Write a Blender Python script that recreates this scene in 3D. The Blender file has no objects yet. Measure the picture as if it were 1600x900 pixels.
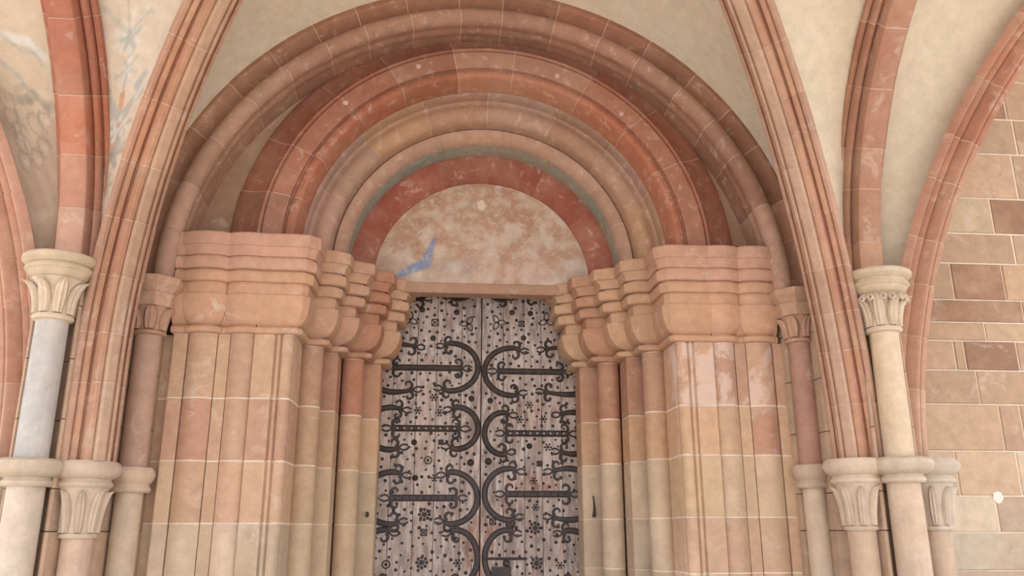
import bpy, bmesh, math, random
from mathutils import Vector, Matrix, noise as mnoise
random.seed(11)
sc = bpy.context.scene
COL = sc.collection
pi, sin, cos, rad = math.pi, math.sin, math.cos, math.radians
H = 1.6                                   # eye height: local z = 0 is the camera's level, floor is -H

# ------------------------------------------------------------------ camera
F, PITCH, ROLL, YAW, CX, CD = 1304.466, .286062, -.001735, .087658, -.438373, 8.413825
fw = Vector((sin(YAW)*cos(PITCH), cos(YAW)*cos(PITCH), sin(PITCH)))
r0 = Vector((cos(YAW), -sin(YAW), 0)); u0 = r0.cross(fw)
rt = r0*cos(ROLL)+u0*sin(ROLL); up = -r0*sin(ROLL)+u0*cos(ROLL)
cam = bpy.data.cameras.new('camera'); cam.sensor_width = 36; cam.lens = F*36/1600; cam.clip_end = 300
camo = bpy.data.objects.new('camera', cam); COL.objects.link(camo)
m = Matrix((rt, up, -fw)).transposed().to_4x4(); m.translation = Vector((CX, -CD, H)); camo.matrix_world = m
sc.camera = camo
def at(px, py, Y):                        # photograph pixel -> point on the plane y = Y (local z)
    d = fw+rt*((px-800)/F)+up*((450-py)/F)
    t = (Y+CD)/d.y
    return Vector((CX+d.x*t, Y, d.z*t))

# ------------------------------------------------------------------ world, exposure
w = bpy.data.worlds.new('World'); sc.world = w; w.use_nodes = True
bg = w.node_tree.nodes['Background']; bg.inputs[0].default_value = (1.0, .99, .975, 1); bg.inputs[1].default_value = 1.0
sun = bpy.data.lights.new('sun', 'SUN'); sun.energy = 3.2; sun.angle = rad(2); sun.color = (1, .97, .93)
suno = bpy.data.objects.new('sun', sun); COL.objects.link(suno); suno.location = (-6, -20, 18)
suno.rotation_euler = Vector((.30, .50, -1.0)).to_track_quat('-Z', 'Y').to_euler()     # falls on the court and the outer floor only
sc.view_settings.view_transform = 'Standard'; sc.view_settings.look = 'None'
sc.view_settings.exposure = 0.98; sc.view_settings.gamma = 1; sc.view_settings.use_curve_mapping = False

# ------------------------------------------------------------------ materials
def lin(r, g, b):
    f = lambda c: (c/255/12.92) if c/255 <= .04045 else ((c/255+.055)/1.055)**2.4
    r, g, b = f(r), f(g), f(b); m_ = (r+g+b)/3; k = .27
    return (r+(m_-r)*k, g+(m_-g)*k, b+(m_-b)*k, 1)
def mixc(a, b, t): return tuple(a[i]*(1-t)+b[i]*t for i in range(3))+(1,)

def stone(name, lime=.0, limecol=(216, 196, 184), patch=.45, patchcol=(196, 158, 126), bump=.25, rough=.9, streak=0.0, blot=1.0, limescale=4.0, lt=(.56, .64), limestretch=1.0):
    mt = bpy.data.materials.new(name); mt.use_nodes = True
    nt = mt.node_tree; N = nt.nodes; L = nt.links
    bs = N['Principled BSDF']; bs.inputs['Roughness'].default_value = rough
    bs.inputs['Specular IOR Level'].default_value = .2
    geo = N.new('ShaderNodeNewGeometry'); oi = N.new('ShaderNodeObjectInfo'); at_ = N.new('ShaderNodeAttribute'); at_.attribute_name = 'tint'
    add = N.new('ShaderNodeVectorMath'); add.operation = 'MULTIPLY_ADD'
    comb = N.new('ShaderNodeCombineXYZ')
    for k in range(3): L.new(oi.outputs['Random'], comb.inputs[k])
    L.new(comb.outputs[0], add.inputs[0]); add.inputs[1].default_value = (7.3, 3.1, 5.7); L.new(geo.outputs['Position'], add.inputs[2])
    def noise(scale, det, ro=.6, dist=0, vec=None):
        n = N.new('ShaderNodeTexNoise'); n.inputs['Scale'].default_value = scale; n.inputs['Detail'].default_value = det
        n.inputs['Roughness'].default_value = ro; n.inputs['Distortion'].default_value = dist
        L.new(vec or add.outputs[0], n.inputs['Vector']); return n
    def ramp(src, a, b, ca=(0, 0, 0, 1), cb=(1, 1, 1, 1)):
        r = N.new('ShaderNodeValToRGB'); r.color_ramp.elements[0].position = a; r.color_ramp.elements[1].position = b
        r.color_ramp.elements[0].color = ca; r.color_ramp.elements[1].color = cb; L.new(src, r.inputs[0]); return r
    def mix(mode, fac, a, b):
        x = N.new('ShaderNodeMix'); x.data_type = 'RGBA'; x.blend_type = mode
        if isinstance(fac, float): x.inputs[0].default_value = fac
        else: L.new(fac, x.inputs[0])
        for s, i in ((a, 6), (b, 7)):
            if isinstance(s, tuple): x.inputs[i].default_value = s
            else: L.new(s, x.inputs[i])
        return x.outputs[2]
    c = mix('MULTIPLY', 1.0, at_.outputs['Color'], oi.outputs['Color'])
    n1 = noise(1.9, 5, .55, .4); n2 = noise(9, 6, .65); n3 = noise(120, 3)
    # patches of a second stone colour
    pr = ramp(n1.outputs[0], .45, .68)
    pm = N.new('ShaderNodeMath'); pm.operation = 'MULTIPLY'; L.new(pr.outputs[0], pm.inputs[0]); pm.inputs[1].default_value = patch
    pc = N.new('ShaderNodeRGB'); pc.outputs[0].default_value = lin(*patchcol)
    c = mix('MIX', pm.outputs[0], c, pc.outputs[0])
    v = ramp(n2.outputs[0], .25, .75, (1-.16*blot,)*3+(1,), (1+.13*blot,)*3+(1,))
    c = mix('MULTIPLY', 1.0, c, v.outputs[0])
    v3 = ramp(n3.outputs[0], .3, .7, (.93, .93, .93, 1), (1.06, 1.06, 1.06, 1))
    c = mix('MULTIPLY', 1.0, c, v3.outputs[0])
    rv = ramp(oi.outputs['Random'], 0, 1, (.93, .92, .91, 1), (1.07, 1.06, 1.05, 1))
    c = mix('MULTIPLY', 1.0, c, rv.outputs[0])
    if streak:
        mp = N.new('ShaderNodeMapping'); mp.inputs['Scale'].default_value = (1, 1, .12); L.new(add.outputs[0], mp.inputs[0])
        ns = noise(14, 5, .6, .3, mp.outputs[0]); sr = ramp(ns.outputs[0], .35, .7, (1-streak,)*3+(1,), (1+streak,)*3+(1,))
        c = mix('MULTIPLY', 1.0, c, sr.outputs[0])
    if lime:
        ml = N.new('ShaderNodeMapping'); ml.inputs['Scale'].default_value = (1, 1, limestretch); L.new(add.outputs[0], ml.inputs[0])
        nl = noise(limescale, 9, .72, .6, ml.outputs[0]); lr = ramp(nl.outputs[0], *lt)
        lm = N.new('ShaderNodeMath'); lm.operation = 'MULTIPLY'; L.new(lr.outputs[0], lm.inputs[0]); lm.inputs[1].default_value = lime
        c = mix('MIX', lm.outputs[0], c, lin(*limecol))
    L.new(c, bs.inputs['Base Color'])
    bp = N.new('ShaderNodeBump'); bp.inputs['Strength'].default_value = bump; bp.inputs['Distance'].default_value = .012
    bn = noise(28, 8, .7); L.new(bn.outputs[0], bp.inputs['Height']); L.new(bp.outputs[0], bs.inputs['Normal'])
    return mt
M = {}
M['stone'] = stone('sandstone', lime=.30)
M['stone_lime'] = stone('sandstone_lime', lime=.55, limescale=2.6)
M['lime_patch'] = stone('sandstone_whitewashed', lime=.62, limescale=1.7, lt=(.50, .545), limecol=(222, 196, 186))
M['paint'] = stone('painted_stone', lime=.34, limescale=9, patch=.40, patchcol=(190, 142, 116))
M['plaster'] = stone('plaster', lime=.4, limecol=(222, 212, 196), patch=.30, patchcol=(204, 186, 158), bump=.12, blot=.75, limescale=1.5)
M['fresco'] = stone('fresco', lime=.8, limecol=(204, 188, 180), patch=.35, patchcol=(184, 138, 104), bump=.15, limescale=13, lt=(.50, .66))
M['mortar'] = stone('mortar', bump=.3, patch=.1, patchcol=(226, 206, 190))
M['pale'] = stone('pale_stone', lime=.25, limecol=(222, 210, 200), patch=.3, patchcol=(206, 178, 156), streak=.05)
M['wood'] = stone('old_wood', lime=.75, limecol=(214, 204, 204), patch=.45, patchcol=(156, 120, 106), streak=.34, bump=.5, limescale=20, lt=(.46, .64), limestretch=.22)
def metal(name, col, rough=.6, met=.3):
    mt = bpy.data.materials.new(name); mt.use_nodes = True; nt = mt.node_tree; b = nt.nodes['Principled BSDF']
    b.inputs['Roughness'].default_value = rough; b.inputs['Metallic'].default_value = met
    n = nt.nodes.new('ShaderNodeTexNoise'); n.inputs['Scale'].default_value = 12; n.inputs['Detail'].default_value = 6
    g = nt.nodes.new('ShaderNodeNewGeometry'); nt.links.new(g.outputs['Position'], n.inputs['Vector'])
    r = nt.nodes.new('ShaderNodeValToRGB'); r.color_ramp.elements[0].position = .35; r.color_ramp.elements[1].position = .75
    c = lin(*col); r.color_ramp.elements[0].color = c; r.color_ramp.elements[1].color = mixc(c, lin(96, 74, 66), .55)
    nt.links.new(n.outputs[0], r.inputs[0]); nt.links.new(r.outputs[0], b.inputs['Base Color'])
    return mt
M['iron'] = metal('wrought_iron', (46, 40, 43))
M['iron_grey'] = metal('worn_iron', (62, 60, 70))

# ------------------------------------------------------------------ mesh builder and scene helpers
WHITE = (1, 1, 1, 1)
def inset_poly(pl, d):                      # shrink a closed outline by d (mitred edge normals)
    n = len(pl); A = sum(pl[i][0]*pl[(i+1) % n][1]-pl[(i+1) % n][0]*pl[i][1] for i in range(n)); sg = 1 if A > 0 else -1; out = []
    for i in range(n):
        a, b, c = pl[i-1], pl[i], pl[(i+1) % n]
        e1 = Vector((b[0]-a[0], b[1]-a[1])); e2 = Vector((c[0]-b[0], c[1]-b[1]))
        if e1.length < 1e-7: e1 = e2
        if e2.length < 1e-7: e2 = e1
        e1.normalize(); e2.normalize()
        n1 = Vector((-e1.y, e1.x))*sg; n2 = Vector((-e2.y, e2.x))*sg; m_ = (n1+n2)/max(.5, 1+n1.dot(n2))
        out.append((b[0]+m_.x*d, b[1]+m_.y*d))
    return out
class MB:
    def __init__(s): s.v = []; s.f = []; s.c = []; s.vc = None
    def face(s, idx, col=WHITE): s.f.append(tuple(idx)); s.c.append(col)
    def sweep(s, rings, cols=None, closed=True, caps=True, capcol=None, loop=False):
        n = len(rings[0]); b = len(s.v)
        for R in rings: s.v.extend([tuple(q) for q in R])
        K = len(rings)
        for i in range(K if loop else K-1):
            i2 = (i+1) % K
            for j in range(n if closed else n-1):
                k = (j+1) % n
                s.face((b+i*n+j, b+i*n+k, b+i2*n+k, b+i2*n+j), cols[j] if cols else WHITE)
        if caps and not loop:
            cc = capcol or (cols[0] if cols else WHITE)
            s.face(range(b, b+n), cc); s.face(range(b+(K-1)*n, b+K*n), cc)
        return s
    def box(s, x0, x1, y0, y1, z0, z1, ch=0.0, col=WHITE):
        a = [(x0, y0), (x1, y0), (x1, y1), (x0, y1)]
        return s.prism(a, z0, z1, ch, col)
    def prism(s, plan, z0, z1, ch=0.0, col=WHITE, cols=None):
        def rg(z, d): return [(x, y, z) for x, y in (inset_poly(plan, d) if d else plan)]
        R = [rg(z0, ch), rg(z0+ch, 0), rg(z1-ch, 0), rg(z1, ch)] if ch else [rg(z0, 0), rg(z1, 0)]
        return s.sweep(R, cols or [col]*len(plan), capcol=col)
    def lathe(s, prof, c=(0, 0), n=28, col=WHITE, cols=None):
        b = len(s.v); k = len(prof)
        for (r, z) in prof:
            for j in range(n):
                a = 2*pi*j/n; s.v.append((c[0]+r*cos(a), c[1]+r*sin(a), z))
        for i in range(k-1):
            for j in range(n):
                q = (j+1) % n
                s.face((b+i*n+j, b+i*n+q, b+(i+1)*n+q, b+(i+1)*n+j), cols[i] if cols else col)
        s.face(range(b, b+n), col); s.face(range(b+(k-1)*n, b+k*n), col)
        return s
WLOC = {}
CNT = [0]
def link(o, parent, wl):
    COL.objects.link(o); WLOC[o.name] = Vector(wl)
    if parent is not None:
        o.parent = parent; o.location = Vector(wl)-WLOC[parent.name]
    else: o.location = Vector(wl)
def props(o, label, cat, group, kind):
    if label: o['label'] = label
    if cat: o['category'] = cat
    if group: o['group'] = group
    if kind: o['kind'] = kind
def build(mb, name, mat, parent=None, color=WHITE, label=None, cat=None, group=None, kind=None, smooth=35, base=False):
    me = bpy.data.meshes.new(name)
    vs = [Vector((a[0], a[1], a[2]+H)) for a in mb.v]
    lo = Vector([min(v[i] for v in vs) for i in range(3)]); hi = Vector([max(v[i] for v in vs) for i in range(3)])
    o0 = (lo+hi)/2
    if parent is None: o0.z = lo.z
    me.from_pydata([tuple(v-o0) for v in vs], [], mb.f)
    ca = me.color_attributes.new('tint', 'FLOAT_COLOR', 'CORNER')
    if mb.vc is None:
        buf = []
        for p in me.polygons: buf.extend(tuple(mb.c[p.index])*p.loop_total)
    else:
        buf = []
        for l in me.loops: buf.extend(mb.vc[l.vertex_index])
    ca.data.foreach_set('color', buf)
    bm = bmesh.new(); bm.from_mesh(me); bmesh.ops.recalc_face_normals(bm, faces=bm.faces[:])
    if smooth:
        for f in bm.faces: f.smooth = True
        a = rad(smooth)
        for e in bm.edges:
            if len(e.link_faces) != 2 or e.calc_face_angle(0) > a: e.smooth = False
    bm.to_mesh(me); bm.free()
    me.materials.append(M[mat])
    o = bpy.data.objects.new(name, me); o.color = color
    link(o, parent, o0); props(o, label, cat, group, kind)
    return o
def thing(name, loc, label, cat=None, group=None, kind=None):
    o = bpy.data.objects.new(name, None); o.empty_display_size = .2
    link(o, None, (loc[0], loc[1], loc[2]+H)); props(o, label, cat, group, kind)
    return o
def jit(c, a=.05):
    k = 1+random.uniform(-a, a); h = random.uniform(-a, a)*.4
    return (c[0]*k*(1+h), c[1]*k, c[2]*k*(1-h), 1)
# sandstone colours of the photograph
RED = lin(184, 112, 82); DRED = lin(160, 84, 62); ORG = lin(190, 108, 72); PINK = lin(200, 146, 122); TAN = lin(206, 164, 128)
PALE = lin(216, 190, 168); ROSE = lin(190, 140, 122); BROWN = lin(150, 104, 80); CREAM = lin(208, 190, 160); GREYT = lin(196, 180, 160)
MORT = lin(206, 172, 150); OCH = lin(200, 152, 104)

# ------------------------------------------------------------------ the bay: responds and rib curves (local z)
BX = -.07                                  # axis of the vault bay
BAYW, BYC = 6.82, -4.55
SPR = {'L': dict(s=-1, x=-3.48, ring=.54, dz=0), 'R': dict(s=1, x=3.34, ring=.59, dz=.05)}
APEX = 5.45
def ell_curve(P0, ang, A, z0, HH, s0, zs, n=64):
    d = Vector((cos(rad(ang)), sin(rad(ang)), 0)); pts = []
    base = Vector((P0[0], P0[1], 0))
    if zs < z0: 
        k = max(2, int((z0-zs)/.1))
        for i in range(k): pts.append(base+d*s0+Vector((0, 0, zs+(z0-zs)*i/k)))
    for i in range(n+1):
        t = pi/2*i/n; z = z0+HH*sin(t)
        if z < zs:
            continue
        if not pts:
            t0 = math.asin((zs-z0)/HH); pts.append(base+d*(s0+(A-s0)*(1-cos(t0)))+Vector((0, 0, zs)))
            if z-zs < .01: continue
        pts.append(base+d*(s0+(A-s0)*(1-cos(t)))+Vector((0, 0, z)))
    return pts
RIBS = {
 'DL': ell_curve((-3.15, -1.55), -45, 4.3, 1.25, APEX-1.25, .15, .54),
 'DR': ell_curve((3.03, -1.60), -135, 4.3, .2, APEX-.2, 0, .59),
 'AR': ell_curve((3.67, -1.60), -45, 4.3, .4, APEX-.4, -.07, .59),
 'AL': ell_curve((-3.83, -1.55), -135, 4.3, .6, APEX-.6, -.02, .54),
 'TL': ell_curve((-3.48, -1.75), -90, 2.8, 2.05, 2.85, -.15, 2.10),
 'TR': ell_curve((3.34, -1.75), -90, 2.8, 2.10, 2.85, -.12, 2.16),
}
WZ, WR = 2.15, 3.08                        # wall rib centre height, extrados radius
def wall_curve(side, bx=BX, n=64):         # from springing to crown along the wall rib
    return [Vector((bx+side*WR*cos(pi/2*i/n), -1.17, WZ+.03+WR*sin(pi/2*i/n))) for i in range(n+1)]
def resample(pts, n, z_from=None):
    if z_from is not None: pts = [q for q in pts if q.z >= z_from] or pts
    L = [0]
    for a, b in zip(pts, pts[1:]): L.append(L[-1]+(b-a).length)
    out = []; j = 0
    for i in range(n+1):
        t = L[-1]*i/n
        while j < len(L)-2 and L[j+1] < t: j += 1
        k = (t-L[j])/max(1e-9, L[j+1]-L[j]); out.append(pts[j].lerp(pts[j+1], k))
    return out
RD = .17                                   # the measured curves run along the rib faces; the webs lie this far behind
def webline(pts, d=RD):
    lat = Vector((pts[-1].x-pts[0].x, pts[-1].y-pts[0].y, 0)).normalized(); B = Vector((-lat.y, lat.x, 0)); out = []
    for i, q in enumerate(pts):
        T = (pts[min(i+1, len(pts)-1)]-pts[max(i-1, 0)]).normalized(); Nn = T.cross(B)
        if Nn.dot(lat)-Nn.z < 0: Nn = -Nn
        out.append(q-Nn*d)
    return out
WEB = {k: webline(q) for k, q in RIBS.items()}
def mirror_y(pts): return [Vector((q.x, 2*BYC-q.y, q.z)) for q in pts]

# ================================================================== SETTING
mb = MB().box(-16, 16, -30, 2.2, -H-.2, -H)
build(mb, 'floor', 'pale', color=lin(196, 184, 168), label='pale stone floor of the porch', kind='structure')

def web(ca, cb, name_label, color, mat='plaster', nu=40, nv=24, paint=None, bulge=.10):
    A = resample(ca, nu, 2.1); B = resample(cb, nu, 2.1); v = []; vc = []
    for i in range(nu+1):
        for j in range(nv+1):
            t = j/nv; q = A[i].lerp(B[i], t); q = q+Vector((0, 0, bulge*4*t*(1-t)*min(1, i/nu*2)))
            v.append(q); vc.append(paint(i/nu, t) if paint else WHITE)
    mb = MB(); n = len(v)
    mb.v = [tuple(q) for q in v]+[(q.x, q.y, q.z+.12) for q in v]; mb.vc = vc+vc
    W = nv+1
    for i in range(nu):
        for j in range(nv):
            a = i*W+j; mb.face((a, a+1, a+W+1, a+W)); mb.face((n+a, n+a+W, n+a+W+1, n+a+1))
    edge = [j for j in range(W)]+[i*W+nv for i in range(1, nu+1)]+[nu*W+j for j in range(nv-1, -1, -1)]+[i*W for i in range(nu-1, 0, -1)]
    for a, b in zip(edge, edge[1:]+edge[:1]): mb.face((a, b, n+b, n+a))
    return build(mb, 'ceiling', mat, color=color, label=name_label, kind='structure', smooth=50, group=None if nu > 14 else 'vault webs out of view')

# painted tendrils on the webs beside the blue-grey shaft (flat print): strokes given in web coordinates (u up, t across)
BLU, WHT, ORA, GRY = lin(172, 180, 180), lin(214, 216, 216), lin(214, 152, 108), lin(146, 142, 134)
def flower_paint(strokes, base):
    wid = lambda u: .41+1.55*u+1.4*u*u
    P = []
    for (u0, t0, u1, t1, wd_, c, al) in strokes: P.append((u0, t0, u1, t1, wd_, c, al))
    def f(u, t):
        c = base(u, t); w_ = wid(u)
        for (u0, t0, u1, t1, r, cc, al) in P:
            if u < min(u0, u1)-.03 or u > max(u0, u1)+.03: continue
            ax, ay = (u-u0)*4.6, (t-t0)*w_; dx, dy = (u1-u0)*4.6, (t1-t0)*w_; L2 = dx*dx+dy*dy or 1e-9
            k = max(0, min(1, (ax*dx+ay*dy)/L2)); d2 = (ax-dx*k)**2+(ay-dy*k)**2
            r *= .8
            if d2 < r*r: c = mixc(c, cc, al*min(1, 1.7*(1-d2/(r*r))))
        return c
    return f
def poly(pts, r, c, al): return [(a[0], a[1], b[0], b[1], r, c, al) for a, b in zip(pts, pts[1:])]
def petals(u, t, n, ln, r, c, al, w_, ph=0, squash=1.0):
    out = []
    for i in range(n):
        a = ph+2*pi*i/n; l = ln*random.uniform(.75, 1.1)
        out.append((u+.25*l*sin(a)/4.6, t+.25*l*cos(a)/w_, u+l*squash*sin(a)/4.6, t+l*cos(a)/w_, r, c, al))
    return out
GA = poly([(.19, .375), (.235, .409), (.276, .40), (.324, .418), (.382, .391), (.435, .355), (.50, .33)], .014, GRY, .35)
GA += petals(.382, .391, 9, .15, .034, WHT, .8, 1.2)+petals(.375, .391, 5, .10, .03, BLU, .7, 1.2, .4)
GA += poly([(.385, .40), (.40, .47), (.41, .53), (.402, .56)], .026, BLU, .55)+poly([(.385, .38), (.41, .29), (.44, .20), (.45, .12)], .026, BLU, .5)
GA += poly([(.335, .415), (.312, .42)], .062, WHT, .85)+petals(.324, .418, 5, .11, .024, BLU, .6, 1.05, .8)
GA += poly([(.285, .40), (.268, .40)], .042, ORA, .85)
GA += poly([(.25, .405), (.262, .33), (.285, .26), (.302, .235)], .05, BLU, .75)+poly([(.25, .41), (.262, .50), (.278, .60), (.292, .55), (.305, .60)], .05, BLU, .7)
GA += poly([(.27, .56), (.30, .66)], .03, WHT, .5)
GA += petals(.235, .409, 8, .13, .032, BLU, .75, .85)+petals(.232, .40, 6, .09, .03, WHT, .7, .85, .3)+[(.237, .405, .237, .415, .03, ORA, .9)]
GA += petals(.19, .373, 6, .11, .038, GRY, .55, .75)+petals(.20, .42, 4, .09, .034, BLU, .6, .75)+[(.205, .36, .205, .38, .04, ORA, .5)]
GA += petals(.14, .35, 5, .08, .03, GRY, .4, .65)
GB = poly([(.352, .36), (.359, .464), (.360, .545), (.364, .645), (.352, .73)], .055, WHT, .8)+poly([(.355, .44), (.345, .55), (.347, .66), (.335, .70)], .03, BLU, .6)
GB += poly([(.395, .46), (.375, .44), (.362, .47)], .035, ORA, .25)+poly([(.31, .30), (.305, .382), (.295, .47), (.28, .50)], .04, BLU, .55)
GB += poly([(.25, .30), (.255, .409), (.262, .50), (.276, .573), (.262, .66), (.27, .72)], .055, GRY, .55)+poly([(.27, .40), (.285, .50), (.275, .58)], .03, GRY, .5)
for (u, t) in ((.245, .29), (.218, .282), (.20, .33), (.182, .318), (.224, .509), (.165, .455), (.153, .30), (.235, .62), (.19, .56)):
    GB += poly([(u+.016*sin(a), t+.075*cos(a)) for a in [.4+i*.6 for i in range(8)]], 0.019, GRY, .38)+[(u, t, u, t+.01, .03, random.choice([BLU, WHT]), .35)]
GB += poly([(.26, .35), (.22, .33), (.18, .34), (.15, .36)], .016, GRY, .55)
baseA = lambda u, t: mixc(lin(220, 206, 188), lin(214, 200, 184), min(1, u*2))
def baseB(u, t):
    k = max(0, min(1, (.30-u)/.08)); k *= .75+.25*sin(u*61+t*9)*sin(t*23+u*17)
    return mixc(lin(212, 194, 170), lin(190, 164, 146), k)
# curves are given springing -> crown
RW = wall_curve(1); LW = wall_curve(-1)
web(LW, WEB['DL'], 'cream plaster vault web over the portal, rising beside the painted web', lin(214, 200, 180))
web(RW, WEB['DR'], 'cream plaster vault web over the portal, on the ashlar wall side', lin(214, 200, 180))
web(WEB['TL'], WEB['DL'], 'cream vault web painted with a garland of blue-white flowers', WHITE, nu=240, nv=90, paint=flower_paint(GA, baseA), bulge=.06)
web(WEB['TR'], WEB['DR'], 'plain cream vault web between cross rib and diagonal rib', lin(224, 210, 188), bulge=.06)
web(WEB['AR'], WEB['TR'], 'plain cream vault web above the ashlar wall', lin(222, 208, 186), bulge=.06)
web(WEB['AL'], WEB['TL'], 'stained vault web painted with faded grey scrollwork', WHITE, nu=240, nv=90, paint=flower_paint(GB, baseB), bulge=.06)
# the half of the bays over and behind the viewer
far = 'plain cream vault web of the outer half of the porch'
mL, mR = [mirror_y(WEB[k]) for k in ('DL', 'DR')]
web(mirror_y(WEB['TL']), mL, far, CREAM, nu=14, nv=6); web(mirror_y(WEB['TR']), mR, far, CREAM, nu=14, nv=6)
fa = mirror_y(LW); fb = mirror_y(RW)
web(fa, mL, far, CREAM, nu=14, nv=6); web(fb, mR, far, CREAM, nu=14, nv=6)
for k in ('AL', 'AR'):
    s = -1 if k == 'AL' else 1
    web(WEB[k], wall_curve(-s, BX+s*BAYW), 'cream vault web against the wall of the next bay', CREAM, nu=14, nv=6)
    q = mirror_y(WEB[k]); web(q, mirror_y(WEB['TL' if k == 'AL' else 'TR']), far, CREAM, nu=14, nv=6)

# plastered wall over the portal, inside the wall rib
def arc_pts(R, y, z0, n=48, x0=0, a0=0, a1=pi): return [(x0+R*cos(a0+(a1-a0)*i/n), y, z0+R*sin(a0+(a1-a0)*i/n)) for i in range(n+1)]
mb = MB(); rings = []
for i in range(61):
    a = pi*i/60
    ri, ro = 2.30, 3.15
    ce, se = cos(a), sin(a)
    rings.append([(ri*ce, -.68, 2.6+ri*se), (BX+ro*ce, -.68, 2.25+ro*se), (BX+ro*ce, -.35, 2.25+ro*se), (ri*ce, -.35, 2.6+ri*se)])
mb.sweep(rings)
mb.box(-3.3, -2.3, -.68, -.35, 1.7, 2.62); mb.box(2.3, 3.2, -.68, -.35, 1.7, 2.62)
for s in (-1, 1):                          # unseen mass of the church wall behind the jambs, added against light leaks
    e = sorted((s*1.30, s*3.7)); mb.box(e[0], e[1], .62, 1.1, -H, 6); e = sorted((s*1.80, s*3.2)); mb.box(e[0], e[1], -.30, .62, -H, 2.55)
    e = sorted((s*3.2, s*3.7)); mb.box(e[0], e[1], -.60, .62, -H, 6)
mb.box(-1.3, 1.3, .72, 1.1, -H, 6); mb.box(-3.7, 3.7, -.60, 1.1, 5.75, 6)  # unseen slabs added behind the door and on top to block stray light
build(mb, 'wall_back', 'plaster', color=lin(170, 132, 104), label='brownish plaster wall between the wall rib and the red archivolt', kind='structure')

# ashlar walls of the neighbouring bays
def ashlar(name, label, x0, x1, Y, courses, flip=1):
    core = MB().box(min(x0, x1), max(x0, x1), Y+.006, Y+.35, -H, 5.6)
    root = build(core, name, 'mortar', color=lin(228, 212, 194), label=label, kind='structure')
    for (za, zb, xs, cols) in courses:
        e = [x0]+xs+[x1] if flip == 1 else [x1]+xs[::-1]+[x0]
        for k in range(len(e)-1):
            a, b = min(e[k], e[k+1]), max(e[k], e[k+1])
            if b-a < .04: continue
            g = .0065; p = random.uniform(-.004, .006)
            mb = MB()
            mb.sweep([[(a+g+d, y, zb+g+d), (b-g-d, y, zb+g+d), (b-g-d, y, za-g-d), (a+g+d, y, za-g-d)] for (d, y) in ((0, Y+.05), (0, Y+.004-p), (.008, Y-.004-p))])
            c = cols[min(k, len(cols)-1)]
            build(mb, 'block', 'stone', root, color=jit(c, .06))
    return root
B1, B2, B3, B4 = lin(184, 150, 122), lin(160, 118, 92), lin(190, 157, 122), lin(210, 190, 168)
YW = -1.0
RZ = [5.55, 5.1, 4.6, 4.15, 3.749, 3.25, 2.868, 2.55, 2.175, 1.949, 1.765, 1.478, 1.155, .722, .32, 0, -.324, -.75, -1.15, -H]
RJ = {4: [1586], 5: [1550], 6: [1584], 7: [1488, 1568], 8: [1598], 9: [1539], 10: [1492, 1508, 1590], 11: [1528], 12: [1565, 1598], 13: [1496], 14: [1475, 1559], 15: [], 16: [1493]}
RC = {4: [B1, B1], 5: [lin(190, 168, 138), B2, B1], 6: [B1, B3], 7: [B1, B2, B3], 8: [B2, B1], 9: [B1, B3], 10: [B1, B3, B2, B1], 11: [B1, lin(190, 154, 122)], 12: [lin(196, 164, 132), lin(182, 146, 122), B1], 13: [lin(202, 178, 152), lin(200, 170, 138), B4], 14: [B4, lin(214, 200, 180), lin(196, 168, 146)], 15: [lin(210, 194, 172)], 16: [B4, lin(196, 168, 148)]}
cs = []
for i in range(len(RZ)-1):
    ymid = {4: 280, 5: 340, 6: 388, 7: 440, 8: 486, 9: 518, 10: 556, 11: 605, 12: 668, 13: 740, 14: 804, 15: 860, 16: 900}.get(i)
    xs = [at(q, ymid, YW).x for q in RJ.get(i, [])] if ymid else [3.9+random.random()*.5]
    x = xs[-1] if xs else 4.9
    while x < 8.6:
        x += random.uniform(.5, 1.0); xs.append(x)
    cs.append((RZ[i], RZ[i+1], xs, RC.get(i, [random.choice([B1, B2, B3])])+[random.choice([B1, B3, B2, lin(186, 150, 120)]) for _ in range(9)]))
ashlar('wall_right', 'ashlar wall of large tan sandstone blocks with white mortar joints', 3.45, 9.6, YW, cs)
cs = []; z = 5.55
while z > -1.5:
    zn = max(-H, z-random.uniform(.28, .45)); xs = []; x = -3.9-random.random()*.5
    while x > -9: xs.append(x); x -= random.uniform(.5, 1.0)
    cs.append((z, zn, xs[::-1], [random.choice([B1, B2, B3, B4]) for _ in range(14)])); z = zn
ashlar('wall_left', 'ashlar sandstone wall behind the shafts on the painted side', -9.6, -3.6, YW, cs)

# ================================================================== arches
def voussoirs(parent, prof, cols, x0, z0, a0, a1, angs, colf, mat='stone', gap=.004, name='voussoir', ch=.002, seg=.035, core_in=.004, mort=MORT):
    """prof: closed list of (r, y); angs: joint angles; one solid stone between two joints, plus a slightly smaller mortar core"""
    rm = sum(q[0] for q in prof)/len(prof); ym = sum(q[1] for q in prof)/len(prof)
    def ring(a, d):
        return [(x0+rr*cos(a), yy, z0+rr*sin(a)) for rr, yy in inset_poly(prof, d)]
    angs = [a0]+sorted(angs)+[a1]
    mb = MB(); n = max(2, int((a1-a0)/.04))
    mb.sweep([ring(a0+.003+(a1-a0-.006)*i/n, core_in) for i in range(n+1)])
    build(mb, 'mortar_core', 'mortar', parent, color=mort)
    for i in range(len(angs)-1):
        p, q = angs[i]+gap/rm, angs[i+1]-gap/rm
        n = max(2, int((q-p)/seg)); pr = random.uniform(-.002, .003)
        rs = [ring(p, ch-pr)]+[ring(p+.002+(q-p-.004)*k/n, -pr) for k in range(n+1)]+[ring(q, ch-pr)]
        mb = MB().sweep(rs, cols)
        build(mb, name, mat, parent, color=colf((p+q)/2))
def joints_even(a0, a1, n, j=.25):
    return [a0+(a1-a0)*(i+random.uniform(-j, j)*.6)/n for i in range(1, n)]
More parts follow.
